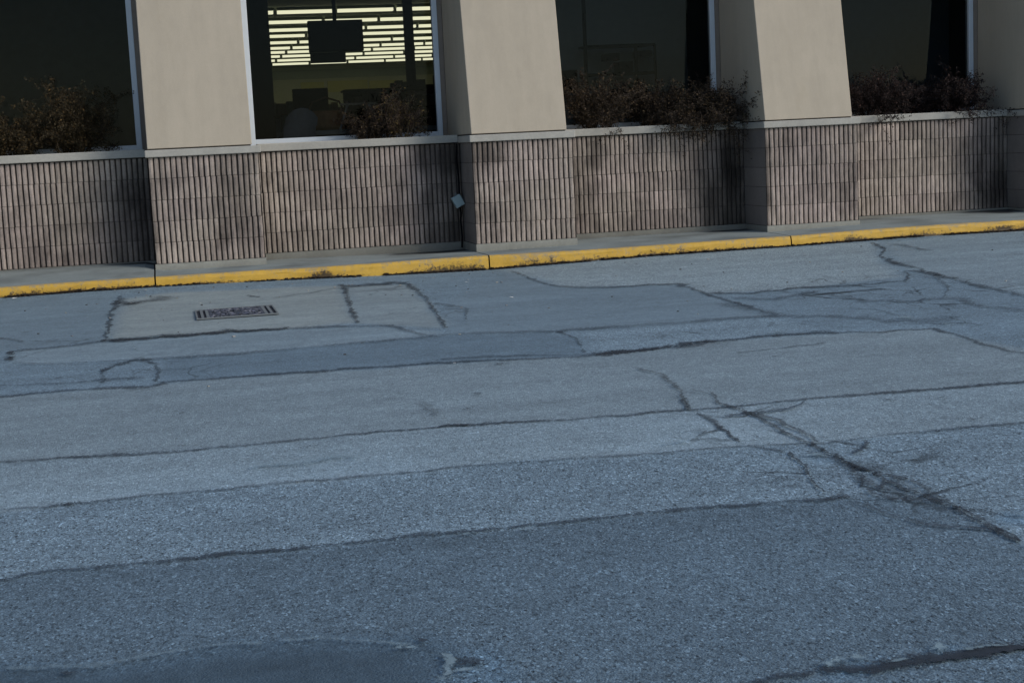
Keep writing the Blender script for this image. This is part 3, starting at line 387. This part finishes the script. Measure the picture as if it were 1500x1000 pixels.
def darkening(x,z):  # tone factor from wall stains and the painted pier shade
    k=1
    for a,b,c,e,m in STAIN_SHADE:
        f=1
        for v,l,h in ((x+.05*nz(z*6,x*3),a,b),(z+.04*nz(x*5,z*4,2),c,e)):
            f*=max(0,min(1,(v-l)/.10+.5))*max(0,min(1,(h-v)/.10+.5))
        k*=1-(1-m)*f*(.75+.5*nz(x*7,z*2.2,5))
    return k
def ribs(mb,x0,x1,y,seed):
    r=random.Random(seed); n=round((x1-x0)/.0508); p=(x1-x0)/n
    # backing sheet seen in the grooves
    mb.grid([[((x0+i*(x1-x0)/20,y+.022,z),(.4,.6,0)) for i in range(21)] for z in (0,HB)])
    for c in range(5):
        off=(c%2)*4+r.randint(0,1); sh=r.uniform(-.0022,.0022); bt={}
        for i in range(n):
            b=(i+off)//8
            if b not in bt: bt[b]=(r.uniform(.84,1.12),r.uniform(-.0022,.0022),r.uniform(-.002,.002))
            t,bx,by=bt[b]; cx=x0+(i+.5)*p+sh+bx; hw=p*.5*r.uniform(.70,.78)
            lean=r.uniform(-.003,.003); tt=t*r.uniform(.9,1.1)
            l=max(x0,cx-hw); h=min(x1,cx+hw); rows=[]
            for k in range(8):
                u=(0,.03,.2,.4,.6,.8,.97,1)[k]; z=c*CO+.0008+u*(CO-.0016); dx=lean*(u-.5)+.002*nz(cx*40,z*30,seed)
                en=.003 if k in (0,7) else 0; row=[]
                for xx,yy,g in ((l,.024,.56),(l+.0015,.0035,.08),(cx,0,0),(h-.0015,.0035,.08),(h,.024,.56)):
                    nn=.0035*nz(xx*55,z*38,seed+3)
                    row.append(((min(x1,max(x0,xx+dx+.0015*nz(xx*30,z*60,seed+8))),y+by*.6+yy+nn*(1 if yy<.02 else .3)+en,z),(tt*darkening(xx,z)*(1+.25*nz(xx*14,z*9,seed)),min(1,g+(.26 if en and (i//4+c)%3 else .05*(en>0))),0)))
                rows.append(row)
            mb.grid(rows)
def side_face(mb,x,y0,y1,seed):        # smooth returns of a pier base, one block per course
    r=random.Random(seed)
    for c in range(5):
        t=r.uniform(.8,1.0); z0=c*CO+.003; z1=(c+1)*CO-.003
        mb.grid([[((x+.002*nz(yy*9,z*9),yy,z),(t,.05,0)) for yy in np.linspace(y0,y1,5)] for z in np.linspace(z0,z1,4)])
for i,x in enumerate(PX):
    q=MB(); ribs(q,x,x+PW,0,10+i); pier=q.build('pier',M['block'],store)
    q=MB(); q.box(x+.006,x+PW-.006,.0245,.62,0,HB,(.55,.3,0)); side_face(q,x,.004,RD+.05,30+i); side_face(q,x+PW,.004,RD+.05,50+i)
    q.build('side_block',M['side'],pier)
    q=MB(); n=24
    zb=lambda xx,yy: zwalk(xx,yy)-.03
    fx=np.linspace(x-.004,x+PW+.004,n)
    q.grid([[((xx,-.012+.004*nz(xx*9,k),(zb(xx,-.01),-.012,-.001)[k]),((.8,1.05,1)[k],.0,0)) for xx in fx] for k in range(3)]+[[((xx,.03,-.0005),(1,0,0)) for xx in fx]])
    for xx in (fx[0],fx[-1]):
        q.face(*[q.vert(p,(.9,.1,0)) for p in ((xx,-.012,-.001),(xx,.62,-.001),(xx,.62,-.14),(xx,-.012,-.14))])
    q.build('footing',M['foot'],pier)
    q=MB(); q.box(x-.022,x+PW+.022,-.03,1.185,.986,1.053); q.build('cap',M['cap'],pier,bevel=.008)
    q=MB(); q.box(x+.012,x+PW-.066,.012,1.15,1.053,1.064,(.3,.3,.3)); q.build('joint_gap',M['soil'],pier)
    q=MB(); z0,z1=1.064,3.55; q.box(x+.004,x+PW-.056,0,1.3,z0,z1,top=((z1-z0)*.178,0)); q.build('shaft',M['stucco'],pier,bevel=.006)
for i,(a,b) in enumerate(zip(PX,PX[1:])):
    x0=a+PW; x1=b
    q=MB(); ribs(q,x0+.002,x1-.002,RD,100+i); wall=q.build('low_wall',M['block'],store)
    q=MB(); q.box(x0+.003,x1-.003,RD+.0235,.70,0,HB,(.5,.3,0)); q.build('core',M['side'],wall)
    q=MB(); fx=np.linspace(x0+.004,x1-.004,60)
    q.grid([[((xx,RD-.008+.003*nz(xx*8,k),(zwalk(xx,RD)-.03,-.014,-.002)[k]),((.62,.8,.8)[k],.12+.2*max(0,nz(xx*2,7)),0)) for xx in fx] for k in range(3)]+[[((xx,RD+.03,-.0015),(.8,0,0)) for xx in fx]])
    q.build('footing',M['foot'],wall)
    q=MB(); q.box(x0+.024,x1-.024,RD-.034,.72,.992,1.068); q.build('cap',M['cap'],wall,bevel=.008)
    q=MB(); q.box(x0+.026,x1-.026,.722,1.19,.3,1.035); q.build('planter_soil',M['soil'],wall)
    # window: aluminium frame members, brown jamb, pane
    W0=x0-.002; W1=x1-.049; zt=3.30
    q=MB()
    q.box(W0,W0+.058,1.19,1.27,1.045,zt); q.box(W1-.055,W1,1.19,1.27,1.045,zt)
    q.box(W0+.058,W1-.055,1.195,1.265,1.045,1.117); q.box(W0+.058,W1-.055,1.195,1.265,zt-.06,zt)
    win=q.build('window',M['alu'],store,bevel=.004)
    q=MB(); q.box(W0+.05,W1-.047,1.226,1.232,1.11,zt-.055); q.build('pane',M['glass'],win)
    q=MB(); q.box(W1+.001,x1-.001,1.185,1.29,1.04,zt); q.build('jamb',M['jamb'],win)
# upper wall, soffit, roof, floor and rooms
q=MB(); q.box(-9,18,.50,1.62,3.552,4.6); q.build('fascia',M['stucco'],store,bevel=.01)
q=MB(); q.box(-9,18,1.15,1.31,3.302,3.55); q.build('header',M['jamb'],store)
q=MB(); q.box(-9,18,1.3,37,4.30,4.45); q.build('roof',M['roof'],store)
for a,b in ((-9,-3.052),(13.217,18)):
    q=MB(); q.box(a,b,.6,1.3,-.2,3.55); q.build('wall',M['stucco'],store)
q=MB(); q.box(-9,18,1.0,37,-.16,-.082); q.build('floor',M['floor'],store)
q=MB(); q.box(-9,18,1.32,36.5,3.75,3.85); q.build('ceiling',M['ceil'],store)
q=MB(); q.box(-9,18,36.2,36.4,-.08,3.745); rear=q.build('rear_wall',M['pale'],store)
for a in (-9,17.9): 
    q=MB(); q.box(a,a+.1,1.3,36.1,-.08,3.745); q.build('side_wall',M['pale'],store)
q=MB()                                  # dark wall under the panes (inside)
q.box(-9,18,1.20,1.30,-.08,1.04); q.build('inner_sill_wall',M['dark'],store)
for (x0,x1,y0,y1,m) in ((.90,.98,1.32,7,'dark'),(-8.9,.89,4.2,4.3,'olive'),(3.92,4.0,1.32,5.5,'dark'),(4.01,7.05,3.5,3.6,'slate'),(7.0,7.06,1.32,3.49,'shade'),(7.07,10.1,3.5,3.6,'navy'),(10.11,10.18,1.32,3.6,'shade'),(10.2,17.8,3.5,3.6,'navy'),(6.40,6.9,3.0,3.1,'shade')):
    q=MB(); q.box(x0,x1,y0,y1,-.08,3.745); q.build('partition',M[m],store)
q=MB(); q.box(1.07,1.315,1.62,1.70,-.08,3.745); q.build('partition',M['dark'],store)
q=MB(); q.box(4.11,4.25,10.0,10.14,-.08,3.745); q.build('column',M['dark'],store)
# wall signs on the rear wall: band and pale panels
q=MB(); q.box(2.5,9.6,36.12,36.19,3.34,3.63); q.build('sign_band',simple('sign_band',(.45,.52,.42),.7,.2),rear)
for (a,b,c,e) in ((4.83,5.6,2.5,3.23),(5.72,7.05,2.88,3.24),(7.1,8.0,2.9,3.2)):
    q=MB(); q.box(a,b,36.12,36.19,c,e); q.build('wall_panel',simple('yellow_panel',(.75,.72,.30),.7),rear)

# fluorescent strip lights, ten rows of 1.17 m fittings
ROWS=[15.55,17.8,19.85,21.6,23.7,25.7,27.35,29.1,31.0,32.9]; ORD='nearest,second,third,fourth,fifth,sixth,seventh,eighth,ninth,farthest'.split(',')
for j,y in enumerate(ROWS):
    for k in range(7):
        x=1.33+k*1.172
        q=MB(); q.box(-.545,.545,-.07,.07,-.03,.028,top=(.015,-.015)); q.mi=1; q.box(-.56,.56,-.09,.09,.0285,.08)
        o=q.build('ceiling_light',[M['tube'],M['ceil']]); o.location=(x+.586,y,3.665)
        w='row of strips nearest the window' if j==0 else ('row of strips farthest from the window' if j==9 else ORD[j]+' row of strips from the window')
        tag(o,'lit fluorescent strip on the store ceiling, '+w,'ceiling light','fluorescent strips on the store ceiling')

# things inside, behind the second window
t=empty('hanging_screen',(2.16,3.0,2.26)); tag(t,'black flat screen hanging behind the glass before the ceiling strips','screen')
q=MB(); q.box(-.31,.31,-.04,.04,-.18,.17); q.build('housing',M['black'],t,bevel=.008)
q=MB(); q.box(-.285,.285,-.046,-.041,-.155,.145); q.build('display',simple('dark_display',(.003,.004,.010),.5,.1),t)
q=MB(); q.box(-.02,.02,-.01,.03,.171,1.48); q.build('mount',M['black'],t)
q=MB(); q.box(-.30,.10,-.02,.03,-.30,-.185); q.build('bracket_shelf',M['dark'],t)
def thing(name,loc,label,cat,group=None):
    o=empty(name,loc); return tag(o,label,cat,group)
t=thing('counter',(2.2,2.35,-.08),'low dark blue counter along the bottom of the lit window','counter')
q=MB(); q.box(-.8,1.1,0,.6,0,1.225); q.build('body',simple('counter_body',(.06,.09,.13),.6),t)
q=MB(); q.box(-.85,1.15,-.03,.63,1.227,1.275); q.build('top',simple('counter_top',(.28,.36,.42),.35,.5),t)
t=thing('wicker_basket',(1.95,2.55,1.197),'round brown wicker basket on the counter behind the lit window','basket')
q=MB(); n=18
prof=[(.10,0),(.17,.03),(.20,.12),(.19,.2),(.205,.215),(.18,.21),(.15,.05)]
rg=[[q.vert((math.cos(6.283*k/n)*r_*(1+.03*(k%2)),math.sin(6.283*k/n)*r_*(1+.03*(k%2)),z),(.36,.20,.12)) for k in range(n)] for r_,z in prof]
for A,B in zip(rg,rg[1:]):
    for k in range(n): q.face(A[k],A[(k+1)%n],B[(k+1)%n],B[k])
q.build('bowl',M['col'],t)
q=MB(); q.tube([(-.2,0,.2),(-.15,0,.31),(0,0,.36),(.15,0,.31),(.2,0,.2)],.012,6,(.10,.05,.03)); q.build('handle',M['col'],t)
t=thing('register_monitor',(1.83,3.0,1.42),'black register monitor behind the left half of the lit window','monitor')
q=MB(); q.box(-.2,.2,-.03,.03,.0,.26); q.build('housing',M['black'],t,bevel=.01)
q=MB(); q.tube([(0,.02,-.2),(0,.02,0)],.03,8); q.box(-.1,.1,-.08,.1,-1.49,-.2); q.build('stand',M['black'],t)
t=thing('swivel_chair',(1.58,2.0,-.08),'blue grey swivel chair back showing above the counter','chair')
q=MB(); P=[]
for j in range(7):
    P.append([((math.sin((i-3)*.3)*.22+.05*(j/6)**2,-.10*math.cos((i-3)*.3)+.02*j,.98+j*.09-.012*(i-3)**2*(j>4)),(.17,.21,.28)) for i in range(7)])
q.grid(P); q.grid([[((p[0][0],p[0][1]+.05,p[0][2]),p[1]) for p in row] for row in P]); q.build('backrest',M['col'],t,smooth=True)
q=MB(); q.box(-.25,.25,-.25,.25,.55,.62,(.05,.06,.08)); q.build('seat',M['col'],t,bevel=.02)
q=MB(); q.tube([(0,0,.05),(0,0,.55)],.03); 
for k in range(5): q.tube([(0,0,.08),(.28*math.cos(k*1.2566),.28*math.sin(k*1.2566),.03)],.018)
q.build('base',M['black'],t)
# shelf unit with goods
SH=[(1.75,9.2,1.35,1.8,'grey'),(3.65,9.6,1.3,1.98,'purple grey'),(2.6,13.0,1.9,1.75,'dark brown'),(5.0,12.4,1.7,2.1,'black'),(2.0,6.6,.9,1.45,'blue grey')]
for k,(x,y,w,h,cn) in enumerate(SH):
    o=thing('store_shelf',(x,y,-.08),('nearest low' if k==4 else ('left','middle','rear middle','rear right')[k])+' store shelf of '+cn+' goods behind the lit window','shelf','store shelves behind the lit window')
    q=MB()
    for z in np.arange(.15,h,.36): q.box(-w/2,w/2,-.3,.3,z,z+.03)
    q.box(-w/2,w/2,-.012,.012,0,h); q.build('rack',M['dark'],o)
    q=MB(); rr=random.Random(40+k); base=dict(grey=(.4,.4,.43),black=(.1,.1,.11)).get(cn,(.38,.31,.38) if 'purple' in cn else ((.4,.27,.2) if 'brown' in cn else (.28,.37,.47)))
    for z in np.arange(.182,h,.36):
        xx=-w/2+.02
        while xx<w/2-.12:
            ww=rr.uniform(.07,.2); hh=rr.uniform(.14,.30); cc=rr.uniform(.3,1.7)
            q.box(xx,xx+ww-.012,-.28,-.05,z,z+hh,tuple(v*cc*rr.uniform(.8,1.2) for v in base)); xx+=ww
    q.build('goods',M['col'],o)
t=thing('shelving_unit',(3.15,5.2,-.08),'dark shelving unit of mixed goods behind the lit window','shelving')
q=MB(); q.box(-.55,1.15,.5,.55,0,1.72)
for z in (.4,.8,1.2,1.55): q.box(-.55,1.15,.05,.5,z,z+.03)
q.build('rack',M['dark'],t)
q=MB(); r=random.Random(9); x=-.52
while x<1.05:
    w=r.uniform(.06,.16); q.box(x,x+w-.01,.1,.42,1.582,1.60+r.uniform(.08,.2),r.choice([(.10,.09,.12),(.16,.13,.11),(.08,.08,.10),(.2,.17,.16)])); x+=w
tag(q.build('goods',M['col'],t))
for k,(x,y,z,w,h,c,lab) in enumerate(((2.62,2.55,1.197,.30,.14,(.22,.16,.12),'small brown cardboard box on the counter behind the dry shrub'),(2.95,4.4,.9,.5,.62,(.28,.25,.25),'tall grey carton stack left of the store column'),(3.52,6.2,1.0,.55,.52,(.3,.16,.11),'reddish brown carton near the right edge of the lit window'))):
    o=empty('carton',(x,y,z)); tag(o,lab,'carton')
    q=MB(); q.box(-w/2,w/2,0,w*.8,0,h,c); q.build('box',M['col'],o,bevel=.006)
    q=MB(); q.box(-.025,.025,-.002,w*.8+.002,h+.001,h+.003,(.2,.16,.1)); q.build('tape',M['col'],o)
    if z<1.1:
        s=empty('table',(x,y,-.08)); tag(s,('grey' if k==1 else 'brown')+' display table carrying the '+('tall grey carton stack' if k==1 else 'reddish brown carton'),'table')
        q=MB(); q.box(-w*.7,w*.7,-.1,w,z+.05,z+.078); q.build('top',M['dark'],s)
        for sx in (-1,1):
            for sy in (-.05,w-.08): q=MB(); q.box(sx*w*.62-.02,sx*w*.62+.02,sy,sy+.04,0,z+.049); q.build('leg',M['dark'],s)
t=thing('folding_easel',(2.30,2.42,1.197),'small pale easel with slanted legs on the counter','easel')
for s in (-1,1):
    q=MB(); q.tube([(s*.22,0,0),(s*.12,.05,.26)],.012,6,(.45,.48,.52)); q.build('leg',M['col'],t)
q=MB(); q.box(-.2,.2,.03,.05,.262,.285,(.4,.38,.36)); q.build('tray',M['col'],t)
# behind the third window: dark rack with posts, and a pole
t=thing('wire_rack',(5.1,3.0,-.08),'dark open rack seen dimly through the third window','rack')
q=MB()
for x in (0,.86): q.box(x-.012,x+.012,-.012,.012,0,2.12)
q.box(.60,.64,-.012,.012,0,2.12)
for z in (.5,1.0,1.45,1.78,2.11): q.box(.012,.86,-.015,.35,z,z+.025)
q.build('frame',M['black'],t)
q=MB(); q.box(.25,.42,.0,.2,1.95,2.03); q.box(.42,.58,0,.25,1.81,1.93); q.box(.66,.83,0,.25,1.98,2.05); q.box(.35,.75,0,.25,1.48,1.62); q.box(-.25,-.08,.1,.3,1.62,1.86)
q.build('goods',M['black'],t)
t=thing('support_pole',(5.115,3.06,-.08),'thin dark pole rising to the ceiling behind the third window','pole')
q=MB(); q.tube([(0,0,0),(0,0,3.82)],.022,8); q.build('shaft',M['black'],t)
q=MB(); q.box(-.06,.06,-.06,.06,0,.02); q.build('base_plate',M['black'],t)
t=thing('filing_cabinet',(7.9,3.2,-.08),'dark blue cabinet barely visible behind the fourth window','cabinet')
q=MB(); q.box(-.25,.2,0,.4,0,1.72); q.build('body',simple('cabinet_blue',(.03,.05,.09),.5),t)
for z in (.3,.72,1.14,1.5): q=MB(); q.box(-.23,.18,-.012,-.001,z-.17,z+.17); q.build('drawer',M['black'],t)

# utility box dangling from its conduit in the corner by the second pier
t=thing('utility_box',(2.985,.50,.41),'small grey metal box hanging tilted beside the second pier','electrical box')
R=Matrix.Rotation(math.radians(-27),4,'Y')
q=MB(); q.box(-.044,.044,-.035,.035,-.055,.055,M=R); q.build('body',M['grey'],t,bevel=.004)
q=MB(); q.box(-.046,.046,-.045,-.0355,-.057,.057,M=R); q.build('lid',M['grey'],t,bevel=.003)
q=MB(); q.box(.0,.022,-.03,-.02,.058,.085,M=R); q.box(.047,.06,-.02,.02,-.03,.03,M=R); q.build('mounting_tab',simple('tab',(.10,.12,.13),.5),t)
q=MB(); q.tube([(.03,.045,.57),(.022,.045,.4),(.03,.04,.25),(.028,.03,.1),(.02,.0,.03)],.009,6); q.tube([(.02,.0,-.05),(.035,.03,-.12),(.03,.045,-.2),(.038,.045,-.36),(.03,.045,-.47)],.009,6)
q.build('cable',M['black'],t)

# ------------------------------------------------------------------ dry shrubs in the planters
def shrub(x,y,z,w,h,seed,label,tone,leafy,front=0.0):
    r=random.Random(seed); o=empty('dry_shrub',(x,y,z)); tag(o,label,'shrub','dry shrubs in the window planters')
    tw=MB(); lf=MB(); tips=[]
    def grow(p,d,L,rad,dep):
        pts=[p]; n=4
        for i in range(n):
            d=(d+Vector((r.gauss(0,.16),r.gauss(0,.14),r.gauss(0,.10)-.03*dep))).normalized()
            q=pts[-1]+d*L/n; q.y=min(q.y,.22); pts.append(q)
        c=r.uniform(.6,1.5); col=(tone[1][0]*c,tone[1][1]*c,tone[1][2]*c)
        tw.tube(pts,[rad*(1-.14*i) for i in range(n+1)],3,col,cap=False)
        for i in range(1,n+1): tips.append((pts[i],d))
        if dep<3:
            for k in range(r.choice((2,3,3) if dep<2 else (1,2,2))):
                i=r.randint(1,n); dd=(d+Vector((r.gauss(0,.42),r.gauss(0,.42),r.gauss(.1,.4)))).normalized()
                grow(pts[i],dd,L*r.uniform(.5,.75),rad*.62,dep+1)
    for k in range(int(14*leafy+12)):
        a=r.uniform(-1,1); st=Vector((a*w*.2,r.uniform(-.12,.1),0)); d=Vector((a*w/h*.5+r.gauss(0,.16),r.gauss(-.12-front,.22),1)).normalized()
        grow(st,d,h*r.uniform(.48,.85),r.uniform(.004,.0075),0)
    if front:
        for k in range(int(22*front)):
            st=Vector((r.uniform(-w*.42,w*.42),-.12,.05)); grow(st,Vector((r.gauss(0,.4),-1,r.uniform(-.1,.35))).normalized(),.34,.004,1)
    for p,d in tips:
        for k in range(int(leafy*3.2+r.random())):
            s=r.uniform(.006,.015); q=p+Vector((r.gauss(0,.016),r.gauss(0,.016),r.gauss(0,.016)))
            a=Vector((r.gauss(0,1),r.gauss(0,1),r.gauss(0,1))).normalized(); b=a.cross(Vector((r.gauss(0,1),r.gauss(0,1),r.gauss(0,1)))).normalized()
            c=r.uniform(.6,1.3)*(2.2 if r.random()<.04 else 1); bc=tone[0] if r.random()<.8 else tone[2]
            i=[lf.vert(q+a*u*s+b*v*s,(bc[0]*c,bc[1]*c,bc[2]*c)) for u,v in ((-1,0),(0,-.45),(1,.1),(0,.45))]; lf.face(*i)
    for k in range(int(1900*leafy*w*h/.3)):
        while 1:
            u=Vector((r.uniform(-1,1),r.uniform(-1,1),r.uniform(-1,1)))
            if u.length<1: break
        q=Vector((u.x*w*.54,u.y*.2-.02,h*.42+u.z*h*.46))
        if q.z<.02 or nz(q.x*9+seed,q.y*9,q.z*9)<-.08+.25*(u.length-.6): continue
        d=Vector((r.gauss(u.x,.6),r.gauss(u.y,.6),r.gauss(.5,.5))).normalized(); L_=r.uniform(.03,.08)
        if k%3==0:
            c=r.uniform(.6,1.4); tw.tube([q,q+d*L_*.5+Vector((r.gauss(0,.006),0,0)),q+d*L_],[.0022,.0018,.0012],3,tuple(v*c for v in tone[1]),cap=False)
        for m in range(3):
            s=r.uniform(.006,.015); p=q+d*L_*r.random()
            a=Vector((r.gauss(0,1),r.gauss(0,1),r.gauss(0,1))).normalized(); b=a.cross(Vector((r.gauss(0,1),r.gauss(0,1),r.gauss(0,1)))).normalized()
            c=r.uniform(.6,1.3)*(2.4 if r.random()<.04 else 1); bc=tone[0] if r.random()<.8 else tone[2]
            i=[lf.vert(p+a*u_*s+b*v_*s,(bc[0]*c,bc[1]*c,bc[2]*c)) for u_,v_ in ((-1,0),(0,-.45),(1,.1),(0,.45))]; lf.face(*i)
    tw.build('twigs',M['leaf'],o); lf.build('leaves',M['leaf'],o)
BR=((.032,.024,.018),(.06,.046,.034),(.08,.055,.03)); OL=((.040,.031,.017),(.05,.038,.024),(.085,.055,.022)); PU=((.022,.016,.016),(.036,.026,.023),(.045,.026,.022)); TN=((.055,.036,.024),(.19,.14,.095),(.16,.11,.04))
shrub(-1.32,.92,1.03,.60,.36,1,'leafy olive brown shrub cut by the left edge of the photo',OL,1.5)
shrub(-.70,.92,1.03,.55,.48,2,'round olive brown shrub beside the frame of the left window',OL,1.5)
shrub(2.50,.86,1.03,.48,.36,3,'low dry shrub of bare tan twigs below the lit window',TN,.6)
shrub(2.20,.98,1.03,.34,.27,11,'small dark brown shrub left of the bare tan twigs',BR,.8)
shrub(4.60,.92,1.03,.56,.50,4,'reddish brown twiggy shrub against the right side of the second pier',BR,1.3,.15)
shrub(5.18,.94,1.03,.34,.34,5,'dark brown shrub in the middle of the third window',BR,1.3)
shrub(5.68,.88,1.03,.78,.50,6,'widest brown shrub spilling over the ledge beside the third pier',BR,1.6,1.6)
shrub(7.76,.92,1.03,.56,.42,7,'dark brown shrub against the right side of the third pier',PU,1.4,.15)
shrub(8.26,.96,1.03,.34,.28,8,'low purple brown shrub in the middle of the fourth window',PU,1.2)
shrub(8.64,.90,1.03,.56,.40,9,'purple brown shrub reaching the frame of the fourth window',PU,1.5,.4)

# ------------------------------------------------------------------ camera, light
f,yaw,pit,rol=2200.0,.223,.132,-.048
cy,sy,cp,sp=math.cos(yaw),math.sin(yaw),math.cos(pit),math.sin(pit)
fw=Vector((sy*cp,cy*cp,-sp)); rt=Vector((cy,-sy,0)); up=rt.cross(fw)
r2=rt*math.cos(rol)+up*math.sin(rol); u2=-rt*math.sin(rol)+up*math.cos(rol)
cam=bpy.data.cameras.new('camera'); co=bpy.data.objects.new('camera',cam); C.objects.link(co)
cam.sensor_width=36; cam.lens=36*f/1500; cam.clip_end=2000
Mx=Matrix((r2,u2,-fw)).transposed().to_4x4(); Mx.translation=(.106,-14.358,.974); co.matrix_world=Mx
SC.camera=co
EL,AZ=math.radians(SUN_EL),math.radians(SUN_AZ)      # azimuth measured from -Y towards +X
sd=Vector((math.sin(AZ)*math.cos(EL),-math.cos(AZ)*math.cos(EL),math.sin(EL)))
L=bpy.data.lights.new('sun','SUN'); L.energy=SUN_E; L.angle=math.radians(SUN_ANG); L.color=(1,.93,.83)
lo=bpy.data.objects.new('sun',L); C.objects.link(lo); lo.rotation_euler=sd.to_track_quat('Z','Y').to_euler(); lo.location=sd*60
W=bpy.data.worlds.new('World'); SC.world=W; W.use_nodes=True; nt=W.node_tree
sk=nt.nodes.new('ShaderNodeTexSky'); sk.sky_type='NISHITA'; sk.sun_disc=False; sk.sun_elevation=EL; sk.sun_rotation=math.radians(180-SUN_AZ)
bg=nt.nodes['Background']; bg.inputs[1].default_value=SKY; nt.links.new(sk.outputs[0],bg.inputs[0])
vs=SC.view_settings; vs.view_transform='Standard'; vs.look='None'; vs.gamma=1; vs.exposure=EXPO; vs.use_curve_mapping=False
SC.cycles.max_bounces=8; SC.cycles.transparent_max_bounces=12
